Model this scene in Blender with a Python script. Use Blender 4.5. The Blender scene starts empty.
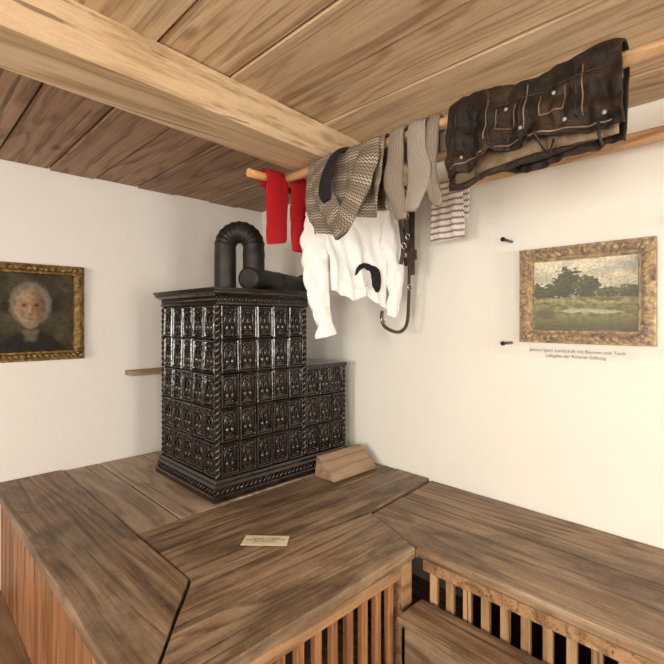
import bpy, bmesh, math, random
from mathutils import Vector, noise
from mathutils.bvhtree import BVHTree
random.seed(4)
P=0.66      # platform top height
ZC=1.66     # eye height
CE=2.64     # ceiling height
SC=bpy.context.scene

# ---------------------------------------------------------------- materials
class NT:
    def __init__(s,name):
        s.m=bpy.data.materials.new(name); s.m.use_nodes=True
        s.t=s.m.node_tree; s.n=s.t.nodes; s.b=s.n['Principled BSDF']
    def new(s,t,**k):
        n=s.n.new(t)
        for a,v in k.items(): setattr(n,a,v)
        return n
    def link(s,a,b): s.t.links.new(a,b)
    def math(s,op,a,b=None,clamp=False):
        n=s.new('ShaderNodeMath',operation=op); n.use_clamp=clamp
        for i,v in enumerate((a,b)):
            if v is None: continue
            if isinstance(v,(int,float)): n.inputs[i].default_value=v
            else: s.link(v,n.inputs[i])
        return n.outputs[0]
    def ramp(s,f,stops):
        n=s.new('ShaderNodeValToRGB'); e=n.color_ramp.elements
        while len(e)<len(stops): e.new(0.5)
        for x,(p,c) in zip(e,stops):
            x.position=p; x.color=(c[0],c[1],c[2],1) if not isinstance(c,(int,float)) else (c,c,c,1)
        s.link(f,n.inputs[0]); return n.outputs[0]
    def mix(s,mode,f,a,b):
        n=s.new('ShaderNodeMix',data_type='RGBA',blend_type=mode)
        for i,v in ((0,f),(6,a),(7,b)):
            if isinstance(v,(int,float)): n.inputs[i].default_value=v
            elif isinstance(v,tuple): n.inputs[i].default_value=(v[0],v[1],v[2],1)
            else: s.link(v,n.inputs[i])
        return n.outputs[2]
    def noise(s,vec,scale,detail=4,rough=.55,dist=0):
        n=s.new('ShaderNodeTexNoise'); n.inputs['Scale'].default_value=scale
        n.inputs['Detail'].default_value=detail; n.inputs['Roughness'].default_value=rough
        n.inputs['Distortion'].default_value=dist
        if vec is not None: s.link(vec,n.inputs['Vector'])
        return n.outputs['Fac']
    def mapping(s,vec,scale,loc=(0,0,0)):
        n=s.new('ShaderNodeMapping'); n.inputs['Scale'].default_value=scale; n.inputs['Location'].default_value=loc
        s.link(vec,n.inputs['Vector']); return n.outputs[0]
    def bump(s,h,strength=.3,dist=.01):
        n=s.new('ShaderNodeBump'); n.inputs['Strength'].default_value=strength; n.inputs['Distance'].default_value=dist
        s.link(h,n.inputs['Height']); s.link(n.outputs[0],s.b.inputs['Normal'])
    def set(s,**k):
        for a,v in k.items():
            i=s.b.inputs[a.replace('_',' ')]
            if isinstance(v,tuple) and len(v)==3: v=(*v,1)
            i.default_value=v

def wood(name,dark,mid,light,axis,rough=.5,blotch=.0,blotchcol=(.05,.03,.02),knots=True,var=.35,gscale=1.0,bstr=.3,spec=.4,crack=.8,rings=9.0,pale=0,palecol=(.4,.35,.28),speck=.3):
    w=NT(name)
    tc=w.new('ShaderNodeTexCoord').outputs['Object']
    rnd=w.new('ShaderNodeNewGeometry').outputs['Random Per Island']
    off=w.new('ShaderNodeCombineXYZ')
    w.link(w.math('MULTIPLY',rnd,17.0),off.inputs[0]); w.link(w.math('MULTIPLY',rnd,31.0),off.inputs[1]); w.link(w.math('MULTIPLY',rnd,11.0),off.inputs[2])
    ad=w.new('ShaderNodeVectorMath',operation='ADD'); w.link(tc,ad.inputs[0]); w.link(off.outputs[0],ad.inputs[1]); v=ad.outputs[0]
    def sc(a,o):
        r=[o*gscale]*3; r['xyz'.index(axis)]=a*gscale; return tuple(r)
    g1=w.noise(w.mapping(v,sc(.5,4.5)),1.0,3,.45,.25)
    fr=w.math('FRACT',w.math('MULTIPLY',g1,rings))
    ringv=w.ramp(fr,[(0.0,.35),(.12,.95),(.55,.75),(.86,.15),(1.0,.35)])
    g2=w.noise(w.mapping(v,sc(3.0,130)),1.0,3,.6,.1)
    g3=w.noise(w.mapping(v,sc(.9,22)),1.0,4,.6,.3)
    f=w.math('ADD',w.math('ADD',w.math('MULTIPLY',ringv,.24),w.math('MULTIPLY',g2,.42)),w.math('MULTIPLY',g3,.42))
    col=w.ramp(f,[(.38,dark),(.56,mid),(.76,light)])
    if crack>0:
        ck=w.noise(w.mapping(v,sc(.7,48),(3,7,5)),1.0,3,.5,.4)
        cf=w.ramp(ck,[(.31,1.0),(.37,0.0)])
        col=w.mix('MIX',w.math('MULTIPLY',cf,crack),col,tuple(c*.4 for c in dark))
    if knots:
        vo=w.new('ShaderNodeTexVoronoi'); vo.inputs['Scale'].default_value=1.0
        w.link(w.mapping(v,sc(1.5,3.4)),vo.inputs['Vector'])
        kf=w.ramp(vo.outputs['Distance'],[(.035,1.0),(.11,0.0)])
        col=w.mix('MIX',w.math('MULTIPLY',kf,.8),col,tuple(c*.5 for c in dark))
    if blotch>0:
        bn=w.noise(w.mapping(v,sc(1.5,3.0),(2,5,1)),1.3,9,.70,.5)
        bf=w.ramp(bn,[(.45,0.0),(.64,1.0)])
        col=w.mix('MIX',w.math('MULTIPLY',bf,blotch),col,w.mix('MIX',g2,tuple(c*.5 for c in blotchcol),tuple(c*1.5 for c in blotchcol)))
    if pale>0:
        pn=w.noise(w.mapping(v,sc(2.0,5),(9,2,4)),1.0,8,.7,.3)
        col=w.mix('MIX',w.math('MULTIPLY',w.ramp(pn,[(.48,0.0),(.68,1.0)]),pale),col,w.mix('MULTIPLY',1.0,palecol,w.ramp(g2,[(.3,.72),(.65,1.12)])))
    sp=w.noise(tc,70,3,.6)
    col=w.mix('MULTIPLY',speck,col,w.ramp(sp,[(.3,.5),(.5,1.0)]))
    br=w.math('ADD',w.math('MULTIPLY',rnd,var),1-var/2)
    hsv=w.new('ShaderNodeHueSaturation'); w.link(col,hsv.inputs['Color']); w.link(br,hsv.inputs['Value'])
    w.link(hsv.outputs[0],w.b.inputs['Base Color'])
    w.link(w.math('ADD',w.math('MULTIPLY',g3,.3),rough-.15),w.b.inputs['Roughness'])
    w.set(Specular_IOR_Level=spec)
    w.bump(f,bstr,.005)
    return w.m

def plaster(name,c,bumpy=.25):
    w=NT(name); tc=w.new('ShaderNodeTexCoord').outputs['Object']
    n1=w.noise(tc,1.3,4,.6); n2=w.noise(tc,9,5,.6); n3=w.noise(tc,90,3,.5)
    col=w.mix('MIX',w.ramp(n1,[(.3,0.),(.7,1.)]),tuple(x*.955 for x in c),c)
    w.link(col,w.b.inputs['Base Color']); w.set(Roughness=.92,Specular_IOR_Level=.15)
    w.bump(w.math('ADD',w.math('MULTIPLY',n2,1.0),w.math('MULTIPLY',n3,.12)),bumpy,.02)
    return w.m

def simple(name,c,rough=.5,metal=0,noisev=.25,nscale=20,bstr=.2,coat=0,c2=None,spec=.5,bdist=.004):
    w=NT(name); tc=w.new('ShaderNodeTexCoord').outputs['Object']
    n=w.noise(tc,nscale,5,.6)
    c2=c2 or tuple(x*(1-noisev) for x in c)
    w.link(w.mix('MIX',w.ramp(n,[(.35,0.),(.65,1.)]),c2,c),w.b.inputs['Base Color'])
    w.set(Roughness=rough,Metallic=metal,Coat_Weight=coat,Coat_Roughness=.05,Specular_IOR_Level=spec)
    if bstr: w.bump(n,bstr,bdist)
    return w.m

M_wallL=plaster('plaster_warm',(.85,.81,.765))
M_wallR=plaster('plaster_light',(.90,.87,.795))
M_ceilR=wood('ceiling_pine_lit',(.30,.18,.09),(.53,.365,.215),(.66,.485,.31),'y',.65,.35,(.38,.24,.135),var=.22,pale=.35,palecol=(.60,.46,.31),speck=.15)
M_ceilL=wood('ceiling_pine_shaded',(.15,.080,.043),(.32,.188,.110),(.43,.275,.172),'y',.65,.35,(.18,.10,.06),var=.35,pale=.2,palecol=(.40,.28,.19),speck=.2)  # same pine beyond the beam, its shade put into the colour
M_beam=wood('beam_pine',(.38,.24,.125),(.63,.45,.265),(.73,.55,.355),'x',.6,.2,(.46,.30,.17),gscale=.9,rings=7,pale=.35,palecol=(.68,.52,.35),speck=.12)
M_platX=wood('platform_wood_x',(.090,.052,.028),(.265,.168,.095),(.45,.32,.20),'x',.5,.8,(.095,.058,.034),knots=True,var=.25,pale=.6,palecol=(.43,.33,.225),speck=.3)
M_platY=wood('platform_wood_y',(.088,.050,.026),(.255,.158,.089),(.43,.30,.19),'y',.5,.8,(.090,.055,.032),knots=True,var=.25,pale=.55,palecol=(.41,.31,.21),speck=.3)
M_platLt=wood('platform_wood_pale',(.19,.13,.085),(.40,.295,.20),(.54,.42,.31),'y',.55,.45,(.26,.185,.125),knots=False,var=.2,pale=.5,palecol=(.50,.41,.31))
M_slat=wood('slat_wood_red',(.15,.058,.022),(.35,.155,.065),(.47,.24,.11),'z',.5,.2,(.14,.06,.025),knots=False)
M_rail=wood('rail_wood',(.14,.07,.033),(.31,.175,.085),(.43,.27,.14),'x',.5,.3,(.13,.065,.033),knots=False)
M_floor=wood('floor_wood',(.11,.05,.025),(.27,.15,.075),(.38,.23,.12),'y',.5,.3)
M_rod=wood('pole_wood',(.42,.18,.055),(.64,.33,.12),(.76,.45,.2),'x',.45,.1,knots=False,crack=.3)
M_rody=wood('pole_wood_y',(.22,.115,.050),(.40,.23,.105),(.54,.35,.18),'y',.5,.1,knots=False,crack=.3)
M_wedge=wood('wedge_wood',(.17,.105,.06),(.31,.205,.125),(.43,.30,.20),'x',.55,.3,(.18,.115,.07),knots=False)

# ---------------------------------------------------------------- mesh helpers
def obj(name,bm,mats,smooth=False,parent=None,bevel=0,recalc=True):
    me=bpy.data.meshes.new(name)
    if recalc: bmesh.ops.recalc_face_normals(bm,faces=bm.faces)
    bm.to_mesh(me); bm.free()
    if not isinstance(mats,(list,tuple)): mats=[mats]
    for m in mats: me.materials.append(m)
    if smooth:
        for p in me.polygons: p.use_smooth=True
    o=bpy.data.objects.new(name,me); SC.collection.objects.link(o)
    if parent: o.parent=parent
    if bevel:
        b=o.modifiers.new('bevel','BEVEL'); b.width=bevel; b.segments=2; b.limit_method='ANGLE'; b.angle_limit=.6
    return o
def empty(name,loc=(0,0,0)):
    e=bpy.data.objects.new(name,None); SC.collection.objects.link(e); e.empty_display_size=.1
    return e
def box(bm,x0,x1,y0,y1,z0,z1,mi=0):
    v=[bm.verts.new((x,y,z)) for z in (z0,z1) for y in (y0,y1) for x in (x0,x1)]
    for q in ((0,2,3,1),(4,5,7,6),(0,1,5,4),(2,6,7,3),(0,4,6,2),(1,3,7,5)):
        f=bm.faces.new([v[i] for i in q]); f.material_index=mi
def prism(bm,pts,z0,z1,mi=0):
    a=[bm.verts.new((p[0],p[1],z0)) for p in pts]; b=[bm.verts.new((p[0],p[1],z1)) for p in pts]
    n=len(pts)
    fs=[bm.faces.new(a[::-1]),bm.faces.new(b)]
    for i in range(n): fs.append(bm.faces.new((a[i],a[(i+1)%n],b[(i+1)%n],b[i])))
    for f in fs: f.material_index=mi
def wavy(bm,pts,z0,z1,mi=0,amp=.004,step=.07):
    """board outline with slightly worn, uneven edges"""
    out=[]
    n=len(pts)
    for i in range(n):
        a=Vector(pts[i]); b=Vector(pts[(i+1)%n]); L=(b-a).length; k=max(1,int(L/step)); d=(b-a).normalized(); nn=Vector((-d.y,d.x))
        for j in range(k):
            p=a.lerp(b,j/k)
            if j: p=p+nn*(amp*noise.noise(Vector((p.x*5,p.y*5,mi+3))))
            out.append((p.x,p.y))
    prism(bm,out,z0,z1,mi)
def tube(bm,pts,rad,seg=8,mi=0,caps=True,sx=1.0,closed=False):
    pts=[Vector(p) for p in pts]; n=len(pts); rings=[]
    up=Vector((0,0,1)); prev=None
    for i,p in enumerate(pts):
        if closed: t=(pts[(i+1)%n]-pts[i-1])
        else: t=(pts[min(i+1,n-1)]-pts[max(i-1,0)])
        t.normalize()
        if prev is None:
            a=t.cross(up)
            if a.length<.05: a=t.cross(Vector((1,0,0)))
        else: a=prev-t*prev.dot(t)
        a.normalize(); prev=a; b=t.cross(a)
        r=rad[i] if isinstance(rad,(list,tuple)) else rad
        rings.append([bm.verts.new(p+a*(r*math.cos(2*math.pi*k/seg))+b*(r*sx*math.sin(2*math.pi*k/seg))) for k in range(seg)])
    m=n if closed else n-1
    for i in range(m):
        A,B=rings[i],rings[(i+1)%n]
        for k in range(seg):
            f=bm.faces.new((A[k],A[(k+1)%seg],B[(k+1)%seg],B[k])); f.material_index=mi; f.smooth=True
    if caps and not closed:
        for R in (rings[0][::-1],rings[-1]):
            f=bm.faces.new(R); f.material_index=mi
def sphere(bm,c,r,mi=0,sc=(1,1,1),seg=10):
    c=Vector(c); nv=max(4,seg//2+1)
    top=bm.verts.new(c+Vector((0,0,r*sc[2]))); bot=bm.verts.new(c-Vector((0,0,r*sc[2]))); R=[]
    for j in range(1,nv):
        ph=math.pi*j/nv
        R.append([bm.verts.new(c+Vector((r*sc[0]*math.sin(ph)*math.cos(2*math.pi*k/seg),r*sc[1]*math.sin(ph)*math.sin(2*math.pi*k/seg),r*sc[2]*math.cos(ph)))) for k in range(seg)])
    fs=[]
    for k in range(seg):
        k2=(k+1)%seg
        fs.append(bm.faces.new((top,R[0][k],R[0][k2]))); fs.append(bm.faces.new((bot,R[-1][k2],R[-1][k])))
        for A,B in zip(R,R[1:]): fs.append(bm.faces.new((A[k],B[k],B[k2],A[k2])))
    for f in fs: f.material_index=mi; f.smooth=True
def lerp(a,b,t): return a+(b-a)*t
def interp(tab,x):
    if x<=tab[0][0]: return tab[0][1:]
    for i in range(len(tab)-1):
        if x<=tab[i+1][0]:
            t=(x-tab[i][0])/(tab[i+1][0]-tab[i][0]); t=t*t*(3-2*t)
            return tuple(lerp(p,q,t) for p,q in zip(tab[i][1:],tab[i+1][1:]))
    return tab[-1][1:]
def catmull(path,sub):
    pts=[]
    for k in range(len(path)-1):
        p0=path[max(k-1,0)];p1=path[k];p2=path[k+1];p3=path[min(k+2,len(path)-1)]
        for i in range(sub):
            t=i/sub
            pts.append(tuple(.5*((2*b)+(-a+c)*t+(2*a-5*b+4*c-d)*t*t+(-a+3*b-3*c+d)*t**3) for a,b,c,d in zip(p0,p1,p2,p3)))
    pts.append(tuple(path[-1])); return pts

# ---------------------------------------------------------------- room shell
XW=-5.0; YS=-6.0
bm=bmesh.new(); box(bm,XW-.2,0,0,.25,0,CE+.1); obj('wall_left',bm,M_wallL)
bm=bmesh.new(); box(bm,0,.25,YS-.2,.25,0,CE+.1); obj('wall_right',bm,M_wallR)
wins_w=[(-4.9,-3.9),(-2.9,-1.9)]      # y ranges on west wall
wins_s=[(-4.0,-3.0),(-1.9,-.9)]       # x ranges on south wall
z0w,z1w=1.0,2.25
bm=bmesh.new()
box(bm,XW-.25,XW,YS,0,0,z0w); box(bm,XW-.25,XW,YS,0,z1w,CE+.1)
ys=[YS]+[v for w in wins_w for v in w]+[0]
for a,b in zip(ys[::2],ys[1::2]): box(bm,XW-.25,XW,a,b,z0w,z1w)
obj('wall_back_west',bm,M_wallL)
bm=bmesh.new()
box(bm,XW-.25,0,YS-.25,YS,0,z0w); box(bm,XW-.25,0,YS-.25,YS,z1w,CE+.1)
xs=[XW-.25]+[v for w in wins_s for v in w]+[0]
for a,b in zip(xs[::2],xs[1::2]): box(bm,a,b,YS-.25,YS,z0w,z1w)
obj('wall_back_south',bm,M_wallR)
M_winfr=simple('window_paint',(.75,.73,.68),.5)
k=1
for (a,b) in wins_w:
    bm=bmesh.new(); X=XW-.12
    for y in (a,b-.05): box(bm,X-.03,X+.03,y,y+.05,z0w,z1w)
    for z in (z0w,z1w-.05): box(bm,X-.03,X+.03,a,b,z,z+.05)
    box(bm,X-.025,X+.025,(a+b)/2-.03,(a+b)/2+.03,z0w,z1w)
    for z in (1.42,1.83): box(bm,X-.015,X+.015,a,b,z-.012,z+.012)
    obj('window_%d'%k,bm,M_winfr); k+=1
for (a,b) in wins_s:
    bm=bmesh.new(); Y=YS-.12
    for x in (a,b-.05): box(bm,x,x+.05,Y-.03,Y+.03,z0w,z1w)
    for z in (z0w,z1w-.05): box(bm,a,b,Y-.03,Y+.03,z,z+.05)
    box(bm,(a+b)/2-.03,(a+b)/2+.03,Y-.025,Y+.025,z0w,z1w)
    for z in (1.42,1.83): box(bm,a,b,Y-.015,Y+.015,z-.012,z+.012)
    obj('window_%d'%k,bm,M_winfr); k+=1

# floor planks
bm=bmesh.new(); x=XW
while x<-.001:
    x2=min(x+.24,0); box(bm,x+.002,x2-.002,YS,0,-.04,0); x=x2
obj('floor',bm,M_floor,bevel=.002)

# ceiling planks (beam splits them)
def beam_far(x): return -1.60+.0875*(x+2.19)
def beam_near(x): return beam_far(x)-.279
M_gap=simple('dark_gap',(.02,.012,.008),.9,bstr=0)
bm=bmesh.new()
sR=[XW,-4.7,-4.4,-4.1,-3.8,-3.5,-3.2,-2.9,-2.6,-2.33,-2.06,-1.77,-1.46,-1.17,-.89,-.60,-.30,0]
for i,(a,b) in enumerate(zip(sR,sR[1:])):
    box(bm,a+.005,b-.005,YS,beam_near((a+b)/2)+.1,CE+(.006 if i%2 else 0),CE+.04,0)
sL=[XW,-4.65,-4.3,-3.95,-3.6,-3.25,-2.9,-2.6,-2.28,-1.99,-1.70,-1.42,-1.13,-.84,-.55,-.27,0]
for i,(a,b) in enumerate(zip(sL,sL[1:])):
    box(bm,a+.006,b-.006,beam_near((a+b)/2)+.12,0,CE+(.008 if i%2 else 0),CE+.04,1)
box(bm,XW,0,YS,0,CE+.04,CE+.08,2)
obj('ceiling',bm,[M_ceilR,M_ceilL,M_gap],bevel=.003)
# beam, slightly skewed, hewn
bm=bmesh.new(); n=60; rings=[]
for i in range(n+1):
    x=lerp(XW,0,i/n); f=beam_far(x); w=.279; zb=ZC+.82
    def hw(j,x=x): return .006*noise.noise(Vector((x*2.2,j*5.1,0)))
    c=.012
    prof=[(f,CE),(f+hw(1),zb+c),(f-c,zb+hw(2)),(f-w/2,zb+hw(5)),(f-w+c,zb+hw(3)),(f-w+hw(4),zb+c),(f-w,CE)]
    rings.append([bm.verts.new((x,y,z)) for y,z in prof])
for A,B in zip(rings,rings[1:]):
    for j in range(6): bm.faces.new((A[j],A[j+1],B[j+1],B[j]))
bm.faces.new(rings[0]); bm.faces.new(rings[-1][::-1])
obj('ceiling_beam',bm,M_beam)

# ---------------------------------------------------------------- platform
par=empty('wooden_stove_platform')
T=.045
bm=bmesh.new()
wavy(bm,[(-2.0,-.005),(-2.0,-2.25),(-1.625,-1.78),(-1.625,-.005)],P-T,P+.005,1)
wavy(bm,[(-1.993,-2.254),(-.80,-2.254),(-.66,-1.875),(-1.616,-1.791)],P-T,P+.002,0)
wavy(bm,[(-1.616,-1.779),(-.66,-1.864),(-.655,-1.861),(-.005,-1.80),(-.005,-1.536),(-1.616,-1.503)],P-T,P,0)
wavy(bm,[(-1.616,-1.493),(-.005,-1.526),(-.005,-1.24),(-1.616,-1.25)],P-T,P-.003,0)
for a,b in ((-1.617,-1.40),(-1.392,-1.10)): wavy(bm,[(a,-.005),(a,-1.242),(b,-1.242),(b,-.005)],P-T,P-.004,2)
wavy(bm,[(-1.092,-.005),(-1.092,-1.233),(-.005,-1.233),(-.005,-.005)],P-T,P-.003,2)
obj('top_boards',bm,[M_platX,M_platY,M_platLt],parent=par,bevel=.006)
bm=bmesh.new()
box(bm,-1.95,-.84,-2.225,-2.185,P-.12,P-T-.001); box(bm,-1.95,-.84,-2.225,-2.185,.02,.10)
box(bm,-.87,-.80,-2.235,-2.17,0,P-T-.001); box(bm,-1.955,-1.89,-2.235,-2.17,0,P-T-.001)
obj('front_rails',bm,M_rail,parent=par,bevel=.004)
bm=bmesh.new(); x=-1.85
while x<-.89:
    box(bm,x-.017,x+.017,-2.218,-2.192,.09,P-.11); x+=.084
y=-2.14
while y<-.02:
    box(bm,-1.955,-1.935,y,y+.088,.0,P-T-.001); y+=.104
obj('slats',bm,M_slat,parent=par,bevel=.003)
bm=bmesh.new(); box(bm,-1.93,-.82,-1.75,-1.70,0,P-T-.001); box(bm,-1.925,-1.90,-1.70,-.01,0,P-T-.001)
obj('inner_shade_board',bm,simple('interior_shade_wood',(.045,.026,.015),.8),parent=par)  # board colour carries the shade inside the platform, seen between slats

# right bench
par=empty('wooden_wall_bench')
bm=bmesh.new(); zt=P-.008
wavy(bm,[(-.655,-1.880),(-.354,-1.849),(-.354,-5.2),(-.775,-5.2),(-.775,-2.25),(-.79,-2.25)],zt-T,zt,0)
wavy(bm,[(-.346,-1.849),(-.005,-1.817),(-.005,-5.2),(-.346,-5.2)],zt-T,zt-.003,0)
obj('bench_boards',bm,M_platY,parent=par,bevel=.006)
bm=bmesh.new()
box(bm,-.755,-.72,-5.15,-2.26,zt-.105,zt-T-.001); box(bm,-.755,-.72,-5.15,-2.26,.05,.13)
box(bm,-.76,-.715,-5.2,-5.15,0,zt-T-.001)
obj('bench_rails',bm,M_rail,parent=par,bevel=.004)
bm=bmesh.new(); y=-2.31
while y>-5.1:
    box(bm,-.75,-.725,y-.017,y+.017,.12,zt-.10); y-=.080
obj('bench_slats',bm,wood('slat_pale',(.20,.10,.045),(.40,.24,.12),(.52,.34,.19),'z',.5,.2,(.2,.1,.05),knots=False),parent=par,bevel=.003)
bm=bmesh.new(); box(bm,-.30,-.27,-5.1,-2.26,0,zt-T-.001); obj('bench_shade_panel',bm,simple('under_bench_shade',(.06,.035,.02),.8),parent=par)  # panel painted dark to stand for the shade under the bench

# step stool box next to bench
par=empty('wooden_step')
bm=bmesh.new(); s0=P-.23
box(bm,-.945,-.765,-3.9,-2.262,s0-.03,s0)
box(bm,-.935,-.91,-3.88,-2.275,0,s0-.031)
box(bm,-.935,-.765,-2.30,-2.272,0,s0-.031); box(bm,-.935,-.765,-3.88,-3.85,0,s0-.031)
obj('step_boards',bm,M_platY,parent=par,bevel=.005)

# ---------------------------------------------------------------- tile stove
w=NT('black_glaze'); tc=w.new('ShaderNodeTexCoord').outputs['Object']
n1=w.noise(tc,14,5,.6)
w.link(w.ramp(n1,[(.35,(.007,.0055,.0042)),(.7,(.032,.019,.012))]),w.b.inputs['Base Color'])
w.link(w.ramp(w.noise(tc,8,4,.6),[(.3,.07),(.7,.17)]),w.b.inputs['Roughness'])
w.set(Specular_IOR_Level=.7); w.bump(w.noise(tc,24,4,.6),.45,.006)
M_glaze=w.m
X0,X1,XL,Y0,Y1=-1.155,-.50,-.13,-1.185,-.50
par=empty('tiled_stove')
bm=bmesh.new()
HB=P+.115; HT=P+1.085; HL=P+.685
box(bm,X0+.012,X1-.012,Y0+.012,Y1,P+.001,HT+.03)
box(bm,X1-.03,XL-.006,Y0+.012,Y1,P+.001,HL)
def tile(bm,org,U,N,w,h):
    U=Vector(U);N=Vector(N);Z=Vector((0,0,1));O=Vector(org)
    ta,tb=random.uniform(-.045,.045),random.uniform(-.05,.05)
    def pt(u,v,n): return O+U*u+Z*v+N*(n+ta*(u-w/2)+tb*(v-h/2))
    def ring(ins,n): return [bm.verts.new(pt(a,b,n)) for a,b in ((ins,ins),(w-ins,ins),(w-ins,h-ins),(ins,h-ins))]
    prof=[(.0008,-.004),(.003,.003),(.008,.008),(.013,.006),(.017,-.003),(.021,-.006)]
    R=[ring(*p) for p in prof]
    for A,B in zip(R,R[1:]):
        for k in range(4): bm.faces.new((A[k],A[(k+1)%4],B[(k+1)%4],B[k]))
    bm.faces.new(R[-1])
    r=.0045; n0=-.002; e=.026; cw=w/2; s=h*.55; top=h-.03
    def arch(a,b,spring,apex,bottom,r):
        pts=[(a,bottom),(a,spring)]
        m=(a+b)/2
        for i in range(1,6):
            t=i/5; pts.append((a+(m-a)*(1-math.cos(t*math.pi/2)), spring+(apex-spring)*math.sin(t*math.pi/2)))
        for i in range(4,-1,-1):
            t=i/5; pts.append((b-(b-m)*(1-math.cos(t*math.pi/2)), spring+(apex-spring)*math.sin(t*math.pi/2)))
        pts.append((b,bottom))
        tube(bm,[pt(u,v,n0) for u,v in pts],r,6)
    arch(e,w-e,s,top,e,r*1.15)
    arch(e+.002,cw-.001,s*.92,s*1.25,e+.03,r*.85); arch(cw+.001,w-e-.002,s*.92,s*1.25,e+.03,r*.85)
    sphere(bm,pt(cw,s*1.42,n0),.012,seg=8)
    tube(bm,[pt(e,e+.026,n0),pt(w-e,e+.026,n0)],r,6)
    for uu in (.33,.67): sphere(bm,pt(w*uu,e+.010,n0-.002),.009,seg=6)
    for uu in (.36,.64): sphere(bm,pt(w*uu,s*.62,n0-.003),.0135,sc=(1,1,2.1),seg=8)
    for uu in (.36,.64): sphere(bm,pt(w*uu,s*.90,n0-.001),.008,seg=6)
    for uu in (e+.001,w-e-.001): sphere(bm,pt(uu,top-.002,n0-.002),.010,seg=6)
rows=5; rh=(HT-HB)/rows
cwF=(X1-X0-.05)/5
for r in range(rows):
    for c in range(5): tile(bm,(X0+.025+c*cwF,Y0+.004,HB+r*rh),(1,0,0),(0,-1,0),cwF,rh)
cwL=(XL-X1-.02)/3
for r in range(3):
    hh=(HL-HB)/3
    for c in range(3): tile(bm,(X1+.0+c*cwL,Y0+.004,HB+r*hh),(1,0,0),(0,-1,0),cwL,hh)
cwS=(Y1-Y0-.03)/5
for r in range(rows):
    for c in range(5): tile(bm,(X0+.004,Y1-.008-c*cwS,HB+r*rh),(0,-1,0),(-1,0,0),cwS,rh)
for r in range(2):
    hh=(HT-HL)/2
    for c in range(5): tile(bm,(X1-.004,Y0+.025+c*cwS,HL+r*hh),(0,1,0),(1,0,0),cwS,hh)
def rope(a,b,R,r,turn,seg=6,strands=2):
    a=Vector(a);b=Vector(b);d=(b-a);L=d.length;d.normalize()
    u=d.cross(Vector((.3,.7,.2))).normalized();v=d.cross(u); n=int(L/turn*9)+2
    for s in range(strands):
        pts=[]
        for i in range(n+1):
            t=i/n*L; ph=2*math.pi*(t/turn+s/strands)
            pts.append(a+d*t+u*R*math.cos(ph)+v*R*math.sin(ph))
        tube(bm,pts,r,seg)
for (x,y,zt2) in ((X0+.008,Y0+.008,HT),(X0+.008,Y1-.004,HT),(X1-.012,Y0+.01,HT)):
    rope((x,y,HB),(x,y,zt2),.008,.012,.07)
rope((XL-.012,Y0+.01,HB),(XL-.012,Y0+.01,HL),.008,.011,.07)
def sweep(x0,x1,y0,y1,prof,right=True):
    R=[]
    for o,z in prof:
        R.append([bm.verts.new(p) for p in ((x0-o,y1+ (o if right else 0),z),(x0-o,y0-o,z),(x1+o,y0-o,z),(x1+o,y1+(o if right else 0),z))])
    for A,B in zip(R,R[1:]):
        for k in range(4): bm.faces.new((A[k],A[(k+1)%4],B[(k+1)%4],B[k]))
    bm.faces.new(R[0]); bm.faces.new(R[-1])
base=[(.034,P+.001),(.036,P+.028),(.030,P+.034),(.024,P+.036),(.026,P+.075),(.022,P+.08),(.016,P+.088),(.018,P+.10),(.010,P+.112),(0,P+.116)]
sweep(X0,XL-.012,Y0,Y1,base)
corn=[(0,HT-.004),(.010,HT+.004),(.012,HT+.014),(.006,HT+.018),(.008,HT+.045),(.020,HT+.05),(.036,HT+.064),(.040,HT+.078),(.046,HT+.082),(.046,HT+.094),(.02,HT+.098)]
sweep(X0,X1,Y0,Y1,corn)
cl=[(0,HL-.016),(.008,HL-.01),(.012,HL),(.016,HL+.008),(.016,HL+.018),(.004,HL+.02)]
sweep(X1+.0,XL-.016,Y0,Y1-.02,cl)
def ornrow(a,b,z,N,n,hh):
    a=Vector(a);b=Vector(b)
    for i in range(n):
        c=a.lerp(b,(i+.5)/n); c.z=z; d=(b-a).normalized()
        p=[c+d*(-.5*(b-a).length/n)+Vector((0,0,-hh*.4)),c+Vector(N)*.004,c+d*(.45*(b-a).length/n)+Vector((0,0,hh*.4))]
        tube(bm,p,[.004,.0095,.004],6)
ornrow((X0-.028,Y0-.028,0),(XL+.01,Y0-.028,0),P+.055,(0,-1,0),34,.035)
ornrow((X0-.028,Y1,0),(X0-.028,Y0-.028,0),P+.055,(-1,0,0),22,.035)
def beads(a,b,z,n,r,s=(1,1,1)):
    a=Vector(a);b=Vector(b)
    for i in range(n):
        c=a.lerp(b,(i+.5)/n); c.z=z; sphere(bm,c,r,sc=s,seg=6)
beads((X0-.008,Y0-.008,0),(X1+.008,Y0-.008,0),HT+.031,30,.0095,(1,.8,1.3))
beads((X0-.008,Y1,0),(X0-.008,Y0-.008,0),HT+.031,30,.0095,(.8,1,1.3))
beads((X0-.036,Y0-.036,0),(X1+.036,Y0-.036,0),HT+.068,46,.007)
beads((X0-.036,Y1,0),(X0-.036,Y0-.036,0),HT+.068,44,.007)
beads((X1+.02,Y0-.012,0),(XL,Y0-.012,0),HL+.004,22,.007)
obj('glazed_tiles',bm,M_glaze,parent=par)

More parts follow.
